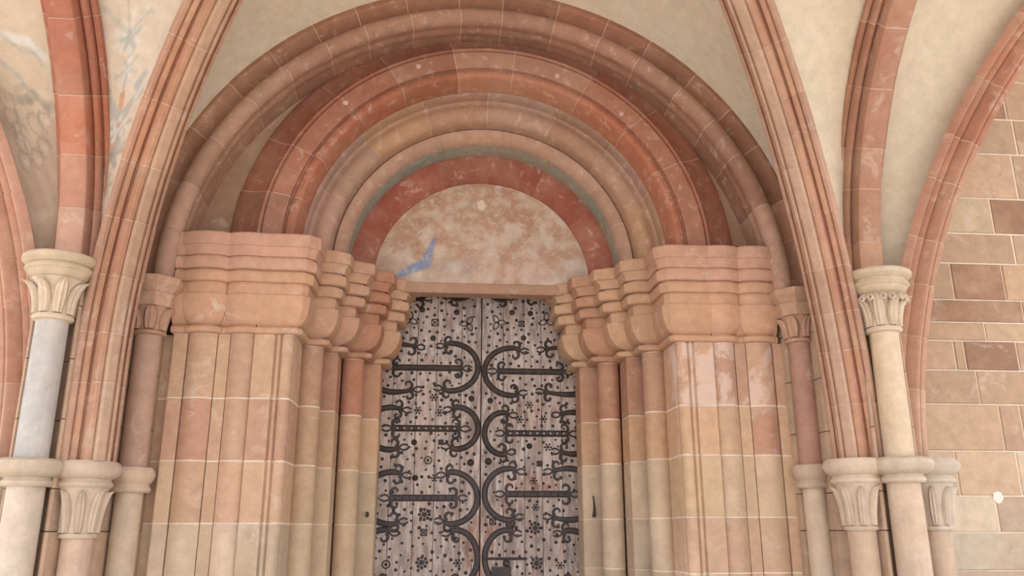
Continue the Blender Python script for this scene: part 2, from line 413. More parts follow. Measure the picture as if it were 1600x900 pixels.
def arcprof(c, r, t0, t1, n):              # small circular moulding in (radius, y)
    return [(c[0]+r*cos(rad(t0+(t1-t0)*i/n)), c[1]+r*sin(rad(t0+(t1-t0)*i/n))) for i in range(n+1)]
C1 = lin(255, 255, 255)
# 1 red moulded archivolt, standing on the piers
prof = [(2.47, -.45), (2.47, -.70), (2.44, -.73), (2.36, -.76), (2.28, -.80), (2.21, -.86), (2.175, -.89), (2.17, -.905), (2.145, -.905), (2.14, -.885), (2.125, -.885), (2.12, -.91),
        (2.03, -.91), (1.945, -.91), (1.94, -.885), (1.925, -.885)]
prof = prof+[(1.92, -.90), (1.90, -.925), (1.865, -.935), (1.83, -.92), (1.81, -.885), (1.805, -.85), (1.795, -.83), (1.795, -.45)]
k_o, k_f, k_r = (1.0, .95, .92, 1), (1.05, 1.08, 1.1, 1), (1.06, .93, .82, 1)
cols = [k_o]*11+[k_f]*4+[k_r]*(len(prof)-15)
t = thing('archivolt', (0, -.8, 2.6), 'broad red moulded archivolt resting on the two tall piers', 'arch', 'archivolts of the portal')
def cf(a):
    d = math.degrees(a); base = random.choice([lin(170, 112, 88), lin(164, 104, 80), lin(174, 118, 94)])
    if 120 < d < 165: base = lin(172, 102, 76)
    if d < 60: base = lin(176, 108, 80)
    return jit(base, .05)
voussoirs(t, prof, cols, 0, 2.6, .012, pi-.012, [rad(q) for q in (27, 43, 61, 83, 100, 118, 134, 152, 166)], cf, mat='paint')
# 2 painted archivolt: soffit band and big roll
prof = [(1.84, -.25), (1.84, -.66), (1.79, -.68), (1.775, -.66), (1.77, -.54), (1.745, -.52)]+arcprof((1.655, -.44), .11, 310, 190, 8)+[(1.545, -.38), (1.54, -.25)]
cols = [(.9, .92, .95, 1)]*5+[(1.02, 1.0, .95, 1)]*(len(prof)-5)
t = thing('archivolt', (0, -.5, 2.6), 'faded painted archivolt with a round roll between red and pale arches', 'arch', 'archivolts of the portal')
voussoirs(t, prof, cols, 0, 2.6, .012, pi-.012, [rad(q) for q in (24, 45, 66, 90, 112, 135, 157)],
          lambda a: jit(random.choice([lin(178, 140, 120), lin(180, 138, 104), lin(176, 138, 126), lin(172, 130, 106)]), .05), mat='paint')
# 3 pale convex band with green soffit
prof = [(1.56, .10), (1.56, -.27), (1.55, -.33), (1.525, -.36), (1.49, -.355), (1.45, -.33), (1.42, -.28), (1.408, -.24), (1.415, .06), (1.415, .10)]
GREEN = lin(150, 156, 144); bcol = lin(186, 144, 120)
gk = tuple(GREEN[i]/bcol[i] for i in range(3))+(1,)
cols = [WHITE]*7+[gk]*2+[WHITE]
t = thing('archivolt', (0, -.2, 2.6), 'smooth pale pink archivolt with a grey-green painted soffit', 'arch', 'archivolts of the portal')
voussoirs(t, prof, cols, 0, 2.6, .012, pi-.012, [rad(q) for q in (20, 38, 60, 84, 108, 130, 152)], lambda a: jit(bcol, .04), mat='paint')
# 4 dark red inner ring
prof = [(1.45, .30), (1.45, .03), (1.40, .035), (1.33, .06), (1.25, .10), (1.185, .16), (1.165, .18), (1.165, .30)]
t = thing('archivolt', (0, .1, 2.55), 'dark red inner archivolt framing the tympanum', 'arch', 'archivolts of the portal')
voussoirs(t, prof, None, 0, 2.585, 0, pi, [rad(q) for q in (35, 62, 88, 112, 145)], lambda a: jit(lin(160, 78, 58), .06), mat='paint', mort=lin(178, 112, 90), gap=.003)
# tympanum with its faded fresco
mb = MB(); nr, na = 60, 120; v = []; vc = []
def tcol(x, z):
    c = mixc(lin(186, 148, 122), lin(190, 168, 150), min(1, max(0, (.45-z)/.5)))
    h = mnoise.fractal(Vector((x*4.5, z*4.5, 3.1)), 1.0, 2.0, 5); h2 = mnoise.fractal(Vector((x*2.1+7, z*2.1, 9.2)), 1.0, 2.0, 3)
    c = mixc(c, lin(176, 122, 88), max(0, min(.55, (h2+.05+.35*(z-.6))*1.1)))
    c = mixc(c, lin(208, 194, 184), max(0, min(.75, (h+.12-.25*(z-.45)+.15*x)*1.3)))
    # blue brush stroke
    def seg(ax, az, bx, bz, r0, r1):
        dx, dz = bx-ax, bz-az; t = max(0, min(1, ((x-ax)*dx+(z-az)*dz)/(dx*dx+dz*dz)))
        d = math.hypot(x-ax-dx*t, z-az-dz*t); r = r0+(r1-r0)*t
        return max(0, 1-(d/r)**2)
    k = max(seg(-.90, .10, -.62, .24, .045, .08), seg(-.62, .24, -.53, .52, .08, .018))
    c = mixc(c, lin(112, 138, 184), min(.9, k*1.3))
    k = max(seg(-.16, .13, -.14, .32, .03, .03), seg(-.45, .22, -.05, .2, .10, .08)*.35)
    c = mixc(c, lin(160, 158, 172), min(.6, k))
    k = max(0, 1-((x+.02)/.05)**2-((z-.93)/.065)**2)
    c = mixc(c, lin(228, 206, 194), min(1, k*3))
    k = max(0, 1-((x-.35)/.6)**2-((z-.28)/.4)**2); c = mixc(c, lin(190, 146, 128), k*.4)
    return c
for i in range(nr+1):
    for j in range(na+1):
        r = 1.2*i/nr; a = pi*j/na; x, z = r*cos(a), r*sin(a); v.append((x, .20, 2.56+z)); vc.append(tcol(x, z))
n = len(v); mb.v = v+[(q[0], .34, q[2]) for q in v]; mb.vc = vc+vc
for i in range(nr):
    for j in range(na):
        a = i*(na+1)+j; mb.face((a, a+1, a+na+2, a+na+1)); mb.face((n+a, n+a+na+1, n+a+na+2, n+a+1))
ed = [i*(na+1) for i in range(nr+1)]+[nr*(na+1)+j for j in range(1, na+1)]+[i*(na+1)+na for i in range(nr-1, -1, -1)]
for a, b in zip(ed, ed[1:]): mb.face((a, b, n+b, n+a))
build(mb, 'tympanum', 'fresco', label='worn half-round tympanum with remains of a blue-painted fresco', cat='tympanum')
mb = MB().prism([(-1.2, .17), (1.2, .17), (1.2, .36), (-1.2, .36)], 2.465, 2.575, .008)
build(mb, 'lintel', 'stone', color=lin(180, 136, 112), label='plain pinkish stone lintel above the iron-bound door', cat='lintel')

# wall rib over the portal
prof = [(3.12, -.60), (3.12, -1.18), (3.06, -1.20), (3.03, -1.19), (2.99, -1.12), (2.95, -1.09), (2.91, -1.09), (2.895, -1.11)]+arcprof((2.815, -1.15), .085, 25, -190, 9)+[(2.738, -1.085), (2.77, -1.06), (2.77, -1.035), (2.752, -1.01), (2.748, -.96), (2.758, -.92), (2.772, -.91), (2.772, -.60)]
cols = [(.95, .85, .78, 1)]*8+[(1.06, 1.08, 1.1, 1)]*9+[(.95, .93, .9, 1)]*(len(prof)-17)
t = thing('wall_rib', (BX, -1.1, WZ), 'wide reddish wall rib curving over the whole portal', 'rib')
def cf(a):
    d = math.degrees(a)
    b = lin(166, 118, 95) if 15 < d < 165 else lin(180, 138, 116)
    if 55 < d < 80: b = lin(172, 118, 98)
    if 130 < d < 160: b = lin(176, 132, 106)
    return jit(b, .06)
voussoirs(t, prof, cols, BX, WZ, .0, pi, joints_even(0, pi, 19), cf, mat='paint')

# vault ribs
def sweep_rib(name, label, curve, prof, cols, joints, colf, group=None, plen=None, mat='stone', zmax=None):
    """joints: z heights of the joints along the curve"""
    pts = resample(curve, 110)
    P0 = pts[0]; lat = Vector((pts[-1].x-P0.x, pts[-1].y-P0.y, 0)).normalized(); B = Vector((-lat.y, lat.x, 0))
    fr = []
    for i, q in enumerate(pts):
        T = (pts[min(i+1, len(pts)-1)]-pts[max(i-1, 0)]).normalized(); Nn = T.cross(B)
        if Nn.dot(lat) < 0: Nn = -Nn
        if i > 5 and Nn.z > 0 and abs(Nn.z) > .3: Nn = -Nn
        fr.append((q, Nn))
    um = 0; vm = sum(q[1] for q in prof)/len(prof)
    def ring(q, Nn, d):
        return [q+B*u+Nn*(v-RD) for u, v in inset_poly(prof, d)]
    root = thing(name, P0, label, 'rib', group)
    core = MB().sweep([ring(q, n_, .004) for q, n_ in fr]); build(core, 'mortar_core', 'mortar', root, color=lin(206, 172, 152))
    # split into stones
    idx = [0]
    for zj in joints:
        k = min(range(len(pts)), key=lambda i: abs(pts[i].z-zj)); idx.append(k)
    idx = sorted(set(idx))
    last = idx[-1]
    while last < 100: last += 9; idx.append(min(last, 110))
    if idx[-1] != 110: idx[-1] = 110
    for a, b in zip(idx, idx[1:]):
        if b <= a: continue
        fs = fr[a:b+1]; g = .0035
        first = (fs[0][0].lerp(fs[1][0], min(.45, g/(fs[1][0]-fs[0][0]).length)), fs[0][1]); lastf = (fs[-1][0].lerp(fs[-2][0], min(.45, g/(fs[-1][0]-fs[-2][0]).length)), fs[-1][1])
        fs = [first]+fs[1:-1]+[lastf]; pr = random.uniform(-.002, .003)
        rs = [ring(fs[0][0], fs[0][1], min(.003, .003-pr))]
        if len(fs) == 2:
            mid = [(fs[0][0].lerp(fs[1][0], k), fs[0][1]) for k in (.1, .9)]
        else:
            mid = [(fs[0][0].lerp(fs[1][0], .12), fs[0][1])]+fs[1:-1]+[(fs[-1][0].lerp(fs[-2][0], .12), fs[-1][1])]
        rs += [ring(q, n_, -pr) for q, n_ in mid]+[ring(fs[-1][0], fs[-1][1], min(.003, .003-pr))]
        mb = MB().sweep(rs, cols)
        build(mb, 'voussoir', mat, root, color=colf((pts[a].z+pts[b].z)/2))
    return root
half = [(.205, 0), (.205, .06), (.198, .075), (.172, .075), (.166, .058), (.158, .058), (.152, .088), (.140, .108), (.124, .112), (.110, .098), (.105, .082), (.097, .09), (.097, .195), (.088, .212), (.062, .216), (.058, .204), (.050, .204), (.046, .226), (.03, .238)]
DPROF = half+[(-u, v) for u, v in half[::-1]]
kT, kR = (1.06, 1.10, 1.12, 1), (1.0, .86, .76, 1)
def colset(n, a, b, side, hol, face):
    return [side if i < a or i >= n-a-1 else hol if i < b or i >= n-b-1 else face for i in range(n)]
def dcol(tan_pos):                          # worn polychromy: tan face and one flank, red hollows, pink fillets
    tan, red, pink, hol = (1.03, 1.10, 1.10, 1), (.98, .86, .78, 1), (1.03, 1.0, 1.0, 1), (.96, .80, .72, 1)
    fl = [tan, red] if tan_pos else [red, tan]
    return [pink]*3+[hol]*2+[red]*4+[hol]*3+[fl[0]]*2+[hol]*2+[tan]*5+[hol]*2+[fl[1]]*2+[hol]*3+[red]*4+[hol]*2+[pink]*4
def grad(stops):
    def f(z):
        for (a, ca), (b, cb) in zip(stops, stops[1:]):
            if a <= z <= b: return jit(mixc(ca, cb, (z-a)/(b-a)), .05)
        return jit(stops[0][1] if z < stops[0][0] else stops[-1][1], .05)
    return f
grp = 'diagonal vault ribs'
sweep_rib('diagonal_rib', 'tan and red diagonal vault rib springing between blue-grey shaft and portal', RIBS['DL'], DPROF, dcol(True), [1.14, 1.55, 2.0, 2.45, 2.86, 3.35, 3.8, 4.2], grad([(.5, lin(194, 154, 132)), (2, lin(184, 138, 112)), (4, lin(180, 134, 106))]), grp)
sweep_rib('diagonal_rib', 'pinkish tan diagonal vault rib springing between portal and yellowish shaft', RIBS['DR'], DPROF, dcol(False), [1.05, 1.5, 1.8, 2.15, 2.6, 3.0, 3.25, 3.5, 3.9], grad([(.5, lin(196, 154, 132)), (2, lin(188, 144, 122)), (4, lin(184, 142, 120))]), grp)
A2 = [(1.06, 1.03, 1.02, 1)]*4+[(1.0, .90, .84, 1)]*7+[(.96, .86, .80, 1)]*2+[(1.0, .94, .88, 1)]*(len(DPROF)-26)+[(.96, .86, .80, 1)]*2+[(1.0, .90, .84, 1)]*7+[(1.06, 1.03, 1.02, 1)]*4
sweep_rib('diagonal_rib', 'reddish diagonal vault rib arching in front of the ashlar wall', RIBS['AR'], DPROF, A2, [1.2, 1.65, 2.05, 2.45, 2.9, 3.3, 3.7], grad([(.5, lin(198, 160, 142)), (2, lin(188, 138, 114)), (3.4, lin(176, 118, 92))]), grp)
sweep_rib('diagonal_rib', 'rose diagonal vault rib arching below the faded scrollwork web', RIBS['AL'], DPROF, A2, [1.15, 1.7, 2.1, 2.6, 3.1], grad([(.5, lin(196, 158, 144)), (1.8, lin(196, 140, 118)), (3, lin(188, 140, 120))]), grp)
half = [(.215, 0), (.215, .055), (.20, .07), (.182, .07), (.178, .05), (.168, .05), (.166, .11), (.158, .14), (.146, .152), (.132, .148), (.124, .13), (.116, .115), (.108, .13), (.108, .225), (.102, .245), (.09, .252), (.03, .256)]
TPROF = half+[(-u, v) for u, v in half[::-1]]
TCOL = [(1.0, .94, .90, 1)]*4+[(.9, .80, .74, 1)]*2+[(1.06, 1.02, 1.0, 1)]*5+[(.94, .84, .78, 1)]*2+[(1.02, 1.0, .99, 1)]*(len(TPROF)-26)+[(.94, .84, .78, 1)]*2+[(1.06, 1.02, 1.0, 1)]*5+[(.9, .80, .74, 1)]*2+[(1.0, .94, .90, 1)]*4
grp = 'cross ribs of the vault'
sweep_rib('transverse_rib', 'orange-red cross rib rising from the blue-grey shaft', RIBS['TL'], TPROF, TCOL, [2.58, 3.02, 3.45, 3.95], grad([(2.1, lin(200, 154, 136)), (2.6, lin(194, 144, 124)), (3.1, lin(190, 114, 82)), (4.2, lin(176, 104, 80))]), grp)
sweep_rib('transverse_rib', 'brownish red cross rib rising from the yellowish shaft', RIBS['TR'], TPROF, TCOL, [2.5, 2.95, 3.3, 3.75, 4.15], grad([(2.1, lin(192, 146, 120)), (2.7, lin(180, 130, 104)), (4.4, lin(168, 112, 88))]), grp)

# ================================================================== jambs
ZJ = {-1: [1.70, 1.13, .595, .085, -.43, -.95, -H], 1: [1.70, 1.115, .67, .135, -.33, -.85, -H]}
SIDE = {-1: 'near the painted web', 1: 'near the ashlar wall'}
CAPZ = [(1.70, 0.0), (1.702, .03), (1.712, .042), (1.735, .048), (1.752, .042), (1.760, .028), (1.765, .002), (1.772, .0), (1.79, .03), (1.83, .06), (1.88, .08), (1.94, .092), (2.0, .097), (2.04, .097), (2.043, .082),
        (2.048, .074), (2.135, .076), (2.14, .072), (2.152, .072), (2.155, .104), (2.165, .114), (2.18, .118), (2.235, .118), (2.248, .112), (2.254, .088), (2.264, .088), (2.268, .122), (2.278, .134), (2.295, .139), (2.352, .139), (2.368, .132), (2.376, .104),
        (2.388, .104), (2.392, .124), (2.44, .130), (2.478, .146), (2.482, .158), (2.49, .163), (2.585, .164), (2.60, .156)]
def cap_block(s, path, kx, ky, back, color, parent, name, top=None, mat='stone'):
    """moulded capital: profile CAPZ run along the plan path (given for the right-hand side), mirrored by s; back = closing plan points"""
    n = len(path); nor = []
    for i in range(n):
        a = Vector(path[max(i-1, 0)]); b = Vector(path[i]); c = Vector(path[min(i+1, n-1)])
        def nn(p, q):
            d = (q-p)
            if d.length < 1e-6: return None
            d.normalize(); return Vector((-d.y, d.x))
        n1, n2 = nn(a, b), nn(b, c)
        if n1 is None: v = n2
        elif n2 is None: v = n1
        else: v = (n1+n2)/max(.35, 1+n1.dot(n2))
        nor.append(v)
    rings = []
    for (z, d) in CAPZ:
        R = [(s*(p[0]+nv.x*d*kx), p[1]+nv.y*d*ky, z) for p, nv in zip(path, nor)]
        R += [(s*q[0], q[1], z) for q in back]
        rings.append(R)
    mb = MB().sweep(rings)
    if top:
        nn_ = len(rings[0])
        for i in range(len(CAPZ)-1):
            zz = (CAPZ[i][0]+CAPZ[i+1][0])/2
            for j in range(nn_): mb.c[i*nn_+j] = top(zz)
    return build(mb, name, mat, parent, color=color, smooth=24)
def pier_segments():
    conv = lambda xa, xb, y, b, n=7: [(xa+(xb-xa)*i/n, y-b*sin(pi*i/n)**.8) for i in range(n+1)]
    S = []
    S.append([(2.92, -.70), (2.92, -.93), (2.79, -.93), (2.79, -.70)])
    S.append([(2.79, -.70), (2.79, -1.0), (2.775, -1.015), (2.65, -1.015), (2.65, -.70)])
    S.append([(2.65, -.70)]+conv(2.65, 2.40, -1.0, .055)+[(2.40, -.70)])
    S.append([(2.40, -.70), (2.40, -.995), (2.29, -.995), (2.29, -.70)])
    S.append([(2.29, -.70)]+conv(2.29, 2.08, -1.0, .05)+[(2.08, -.70)])
    roll = [(1.795+.062*cos(rad(a)), -.972+.062*sin(rad(a))) for a in range(-60, -215, -22)]
    S.append([(2.08, -.25), (2.08, -1.03), (1.915, -1.03), (1.905, -1.03), (1.897, -1.005), (1.885, -1.005), (1.88, -1.025), (1.86, -1.025), (1.845, -1.0), (1.835, -1.0)]+roll+[(1.735, -.93), (1.73, -.92), (1.73, -.25)])
    return S
PAL = {-1: [[TAN, lin(204, 164, 130), lin(206, 166, 132), lin(198, 154, 122)], [lin(200, 152, 124), lin(198, 150, 124), lin(204, 160, 130), PINK], [lin(208, 166, 132), lin(204, 160, 130), lin(206, 174, 142)], [PALE, lin(206, 180, 152), lin(208, 186, 160)]],
       1: [[lin(200, 150, 122), lin(196, 148, 122), lin(202, 156, 124)], [lin(208, 164, 126), lin(206, 166, 128), lin(202, 146, 116)], [lin(210, 180, 146), lin(206, 176, 144), lin(204, 172, 134)], [lin(206, 168, 138), lin(202, 162, 134), lin(210, 180, 150)]]}
def stone_col(s, k): return jit(random.choice(PAL[s][min(k, 3)]), .035)
def inset(plan, d):
    cx = sum(q[0] for q in plan)/len(plan); cy = sum(q[1] for q in plan)/len(plan)
    return [(x+(d if x < cx else -d), y+(d if y < -.8 else 0)) for x, y in plan]
for s in (-1, 1):
    lab = 'tall moulded jamb pier of pink-tan sandstone blocks '+('beside the painted garland vault' if s < 0 else 'with white lime patches beside the ashlar wall')
    root = thing('jamb_pier', (s*2.3, -.9, -H), lab, 'pier', 'jamb piers of the portal')
    zj = ZJ[s]
    for pl in pier_segments():
        pl2 = [(s*x, y) for x, y in inset_poly(pl, .004)]
        build(MB().prism(pl2, -H, 1.70), 'mortar_core', 'mortar', root, color=lin(232, 210, 192))
    for k in range(len(zj)-1):
        for q, pl in enumerate(pier_segments()):
            pr = random.uniform(-.002, .003)
            g = .0035
            cx = sum(a[0] for a in pl)/len(pl)
            plan = [(s*(x+(g if x < cx else -g)), y-(pr if y < -.8 else 0)) for x, y in pl]
            mb = MB().prism(plan, zj[k+1]+.007, zj[k]-.007, .002)
            lm = 'lime_patch' if (s > 0 and k == 0 and q in (2, 4, 5)) else 'stone_lime' if (k == 0 or random.random() < .25) else 'stone'
            build(mb, 'block', lm, root, color=stone_col(s, k))
    # impost of the pier: two stones
    top = lambda z: (.98, .94, .98, 1) if z > 2.39 else (1.02, .99, 1.0, 1) if z > 2.26 else (1.02, 1.0, .92, 1)
    xe = 2.80 if s < 0 else 2.70
    path = [(xe, -1.015), (2.655, -1.01), (2.64, -1.035), (2.59, -1.056), (2.525, -1.065), (2.45, -1.055), (2.41, -1.03), (2.395, -.995), (2.295, -.995), (2.28, -1.025), (2.24, -1.045), (2.185, -1.055), (2.12, -1.045), (2.075, -1.03)]
    cap_block(s, path, 1, .9, [(2.075, -.72), (xe, -.72)], jit(lin(198, 150, 124), .03), root, 'impost_block', top, mat='stone_lime')
    path = [(2.065, -1.03), (1.95, -1.03), (1.745, -1.03), (1.722, -1.026), (1.712, -1.015), (1.71, -.99), (1.71, -.30)]
    cap_block(s, path, 1.05, .9, [(2.065, -.30)], jit(lin(198, 149, 120), .03), root, 'impost_block', top)
# columns and square pilasters stepping in towards the door
STEP = [('col', (1.656, -.478), 1.544, -.59, 1.0, -.751), ('sq', None, 1.43, -.283, 1.0, 0), ('col', (1.318, .10), 1.196, -.012, 1.0, 0), ('sq', None, 1.05, .285, 1.0, 0)]
ABX = [1.304, 1.097, .912, .724]
ccol = {(-1, 0): lin(200, 150, 116), (-1, 1): lin(196, 146, 116), (-1, 2): lin(190, 128, 96), (-1, 3): lin(200, 150, 114), (1, 0): lin(202, 154, 116), (1, 1): lin(202, 154, 118), (1, 2): lin(194, 132, 98), (1, 3): lin(206, 164, 124)}
UP = {(-1, 0): lin(192, 146, 118), (-1, 1): lin(188, 134, 108), (-1, 2): lin(188, 118, 86), (-1, 3): lin(196, 140, 108), (1, 0): lin(186, 142, 114), (1, 1): lin(188, 132, 104), (1, 2): lin(190, 124, 94), (1, 3): lin(194, 140, 108)}
LOWC = {-1: [lin(206, 166, 128), lin(204, 176, 142), lin(208, 182, 150)], 1: [lin(208, 162, 122), lin(204, 178, 150), lin(202, 180, 156)]}
where = ['between tall pier and first pilaster', 'between its two round columns', 'between the two pilasters', 'framing the door leaf']
for s in (-1, 1):
    zj = ZJ[s]
    for i, (kind, c, xc, yf, _, _) in enumerate(STEP):
        tail = ' on the painted vault side' if s < 0 else ' on the ashlar wall side'
        if kind == 'col':
            root = thing('jamb_column', (s*c[0], c[1], -H), 'round sandstone jamb column '+where[i]+tail, 'column', 'jamb columns of the portal')
            build(MB().lathe([(.109, -H), (.109, 1.71)], (s*c[0], c[1])), 'mortar_core', 'mortar', root, color=lin(232, 208, 190))
            for k in range(len(zj)-1):
                prof = [(.106, zj[k+1]+.006), (.112, zj[k+1]+.009), (.112, zj[k]-.009), (.106, zj[k]-.006)]
                build(MB().lathe(prof, (s*c[0], c[1])), 'drum', 'stone', root, color=jit(UP[(s, i)] if k == 0 else LOWC[s][min(k-1, 2)], .04))
        else:
            root = thing('jamb_pilaster', (s*(xc+.15), yf+.15, -H), 'square-edged sandstone pilaster '+where[i]+tail, 'pilaster', 'jamb pilasters of the portal')
            yb = .04 if i == 1 else .60
            x1 = 1.78 if i == 1 else 1.45
            plan0 = [(xc+.01, yf), (xc, yf+.012), (xc, yb), (x1, yb), (x1, yf)]
            build(MB().prism([(s*(x+.006 if x < x1 else x), y+.006) for x, y in plan0], -H, 1.70), 'mortar_core', 'mortar', root, color=lin(232, 208, 190))
            for k in range(len(zj)-1):
                build(MB().prism([(s*x, y) for x, y in plan0], zj[k+1]+.006, zj[k]-.006, .002), 'block', 'stone', root, color=jit(UP[(s, i)] if k == 0 else LOWC[s][min(k-1, 2)], .04))
        kx = (xc-ABX[i])/.162
        yb = [-.26, .06, .32, .60][i]
        xo = [1.80, 1.66, 1.48, 1.36][i]
        if kind == 'col': path = [(xo, yf), (xc+.022, yf), (xc+.008, yf+.003), (xc+.002, yf+.009), (xc, yf+.022), (xc, yb)]
        else: path = [(xo, yf), (xc+.016, yf), (xc+.005, yf+.002), (xc+.001, yf+.006), (xc, yf+.016), (xc, yb)]
        cap_block(s, path, kx, 1.0, [(xo, yb)], jit(ccol[(s, i)], .03), root, 'capital')

# ================================================================== door
YD = .62
DXL, DXR = -1.12, 1.12
ZT = 2.60
def ribbon(mb, pts, wd, y0, th=.012, col=WHITE):
    """flat iron band along 2-D points (x, z) with width per point, lying on the plane y0 and th proud of it"""
    n = len(pts); L = []; R = []
    for i in range(n):
        a = pts[max(0, i-1)]; b = pts[min(n-1, i+1)]; dx, dz = b[0]-a[0], b[1]-a[1]; l = math.hypot(dx, dz) or 1
        wv = (wd[i] if isinstance(wd, (list, tuple)) else wd)/2
        L.append((pts[i][0]-dz/l*wv, pts[i][1]+dx/l*wv)); R.append((pts[i][0]+dz/l*wv, pts[i][1]-dx/l*wv))
    rings = [[(L[i][0], y0, L[i][1]), (L[i][0]*.75+R[i][0]*.25, y0-th, L[i][1]*.75+R[i][1]*.25), (L[i][0]*.25+R[i][0]*.75, y0-th, L[i][1]*.25+R[i][1]*.75), (R[i][0], y0, R[i][1])] for i in range(n)]
    mb.sweep(rings)
def spiral(p, ang, turn, r, k=1.35, n=12, shrink=.62):
    """curl starting at p heading ang, turning by 'turn' (sign) with radius shrinking"""
    pts = [p]; a = ang; x, z = p; step = r*k*pi/n
    for i in range(n):
        f = 1-shrink*i/n
        a += turn*k*pi/n; x += cos(a)*step*f; z += sin(a)*step*f; pts.append((x, z))
    return pts
def fleur(mb, p, ang, sz, y0):
    """split end of an iron band: two side curls and a looped tip"""
    for t in (1, -1):
        q = (p[0]-cos(ang)*sz*.25+cos(ang+t*pi/2)*sz*.10, p[1]-sin(ang)*sz*.25+sin(ang+t*pi/2)*sz*.10)
        c = spiral(q, ang+t*.35, t, sz*.48, 1.55, 12, .75)
        ribbon(mb, c, [.036-.017*i/12 for i in range(13)], y0)
        e = []
        for i in range(9):
            u = i/8; w_ = sin(pi*u)*sz*.24*t+(t*sz*.12*u*u)
            d = u*sz*.95
            e.append((p[0]+cos(ang)*d-sin(ang)*w_, p[1]+sin(ang)*d+cos(ang)*w_))
        ribbon(mb, e, .020, y0)
def disc(mb, x, z, r, y0, th, n=8, rim=.6):
    a = [(x+r*cos(2*pi*i/n+.3), y0, z+r*sin(2*pi*i/n+.3)) for i in range(n)]; b = [(x+r*rim*cos(2*pi*i/n+.3), y0-th, z+r*rim*sin(2*pi*i/n+.3)) for i in range(n)]
    mb.sweep([a, b])
def dp(px, py): q = at(px, py, YD); return (q.x, q.z)
slit = at(751, 690, YD).x
leaves = {}
RUST = []                                  # rust-stained patches of the wood (centre x, z, half sizes, strength)
for px, py, rx, rz, k_ in ((745, 862, .13, .42, 1.0), (762, 850, .12, .36, .9), (830, 757, .34, .15, .75), (790, 800, .12, .22, .5), (840, 645, .40, .16, .4), (700, 490, .14, .2, .3), (800, 500, .2, .2, .35), (770, 620, .2, .2, .3)):
    q = at(px, py, YD); RUST.append((q.x, q.z, rx, rz, k_))
def rust(x, z):
    k = 0
    for cx, cz, rx, rz, st in RUST:
        d = ((x-cx)/rx)**2+((z-cz)/rz)**2
        if d < 1: k = max(k, st*min(1, 1.8*(1-d)))
    k = max(0, min(1, k*(1+.5*sin(x*71+z*13))))
    return mixc(WHITE, (.92, .62, .48, 1), k*.85)
for k, (xa, xb) in enumerate(((DXL, slit-.004), (slit+.004, DXR))):
    root = thing('door_%d' % (k+1), ((xa+xb)/2, YD, -H), 'weathered oak door leaf with black iron scrolls, '+('on the painted vault side' if k == 0 else 'with the lock plate'), kind='structure')
    np_ = 5; ws = [random.uniform(.8, 1.2) for _ in range(np_)]; tot = sum(ws); x = xa
    for i in range(np_):
        wd_ = (xb-xa)*ws[i]/tot
        e_ = [x+.006+(wd_-.012)*q/5 for q in range(6)]
        plan = [(x+.002, YD+.004)]+[(q, YD) for q in e_]+[(x+wd_-.002, YD+.004), (x+wd_-.002, YD+.06), (x+.002, YD+.06)]
        nz = 90; mb = MB().sweep([[(a, b, -H+.02+(ZT+H-.02)*q/nz) for a, b in plan] for q in range(nz+1)])
        mb.vc = [rust(a, c) for a, b, c in mb.v]
        build(mb, 'plank', 'wood', root, color=jit(lin(172, 154, 150), .05)); x += wd_
    leaves[k] = (root, xa, xb)
def iron(k, mb, name, mat='iron', kind=None): return build(mb, name, mat, leaves[k][0], color=WHITE, kind=kind, smooth=30)
S_ = .0068  # metres per photo pixel at the door
occupied = []
def c_scroll(k, bulge_px, cy, hgt, open_dir, tip_top, tip_bot, th=.064, mat='iron'):
    """C-shaped band: bulge at x = bulge_px, ends at the x of tip_top/tip_bot; open_dir +1 opens to the right"""
    mb = MB(); xb, zc = dp(bulge_px, cy); hh = hgt/2*S_; o = open_dir
    xt = dp(tip_top, cy)[0]; xbm = dp(tip_bot, cy)[0]
    rx = min(hh*1.15, abs(xt-xb)*.85, abs(xbm-xb)*.85)
    pts = []; cx = xb+o*rx
    n1 = 5
    for i in range(n1): pts.append((xt+(cx-xt)*i/n1, zc+hh*(1-.10*(1-i/n1)**2)))
    for i in range(17):
        a = pi/2+pi*i/16; pts.append((cx+o*rx*cos(a), zc+hh*sin(a)))
    for i in range(1, n1+1): pts.append((cx+(xbm-cx)*i/n1, zc-hh*(1-.10*(i/n1)**2)))
    wd = [th*(.62+.38*min(1, min(i, len(pts)-1-i)/5)) for i in range(len(pts))]
    ribbon(mb, pts, wd, YD, .014)
    a = 0 if o > 0 else pi
    fleur(mb, pts[0], a+o*(-.10), .108, YD); fleur(mb, pts[-1], a+o*.10, .108, YD)
    occupied.extend(pts)
    iron(k, mb, 'iron_scroll', mat)
def strap(k, xa, xb, cy, th=.07, mat='iron', dots=False):
    mb = MB(); (x0, z), (x1, _) = dp(xa, cy), dp(xb, cy)
    n = 14; ribbon(mb, [(x0+(x1-x0)*i/n, z) for i in range(n+1)], th, YD, .016)
    fleur(mb, (x0, z), pi, .115, YD); fleur(mb, (x1, z), 0, .115, YD)
    occupied.extend([(x0+(x1-x0)*i/8, z) for i in range(9)])
    o = iron(k, mb, 'iron_strap', mat)
    if dots:
        for i in range(9):
            d = MB(); disc(d, x0+(x1-x0)*(i+.7)/9.4, z, .013, YD-.015, .006, 6)
            ob = build(d, 'rivet', 'pale' if dots == 1 else 'iron', o, color=lin(180, 172, 170))
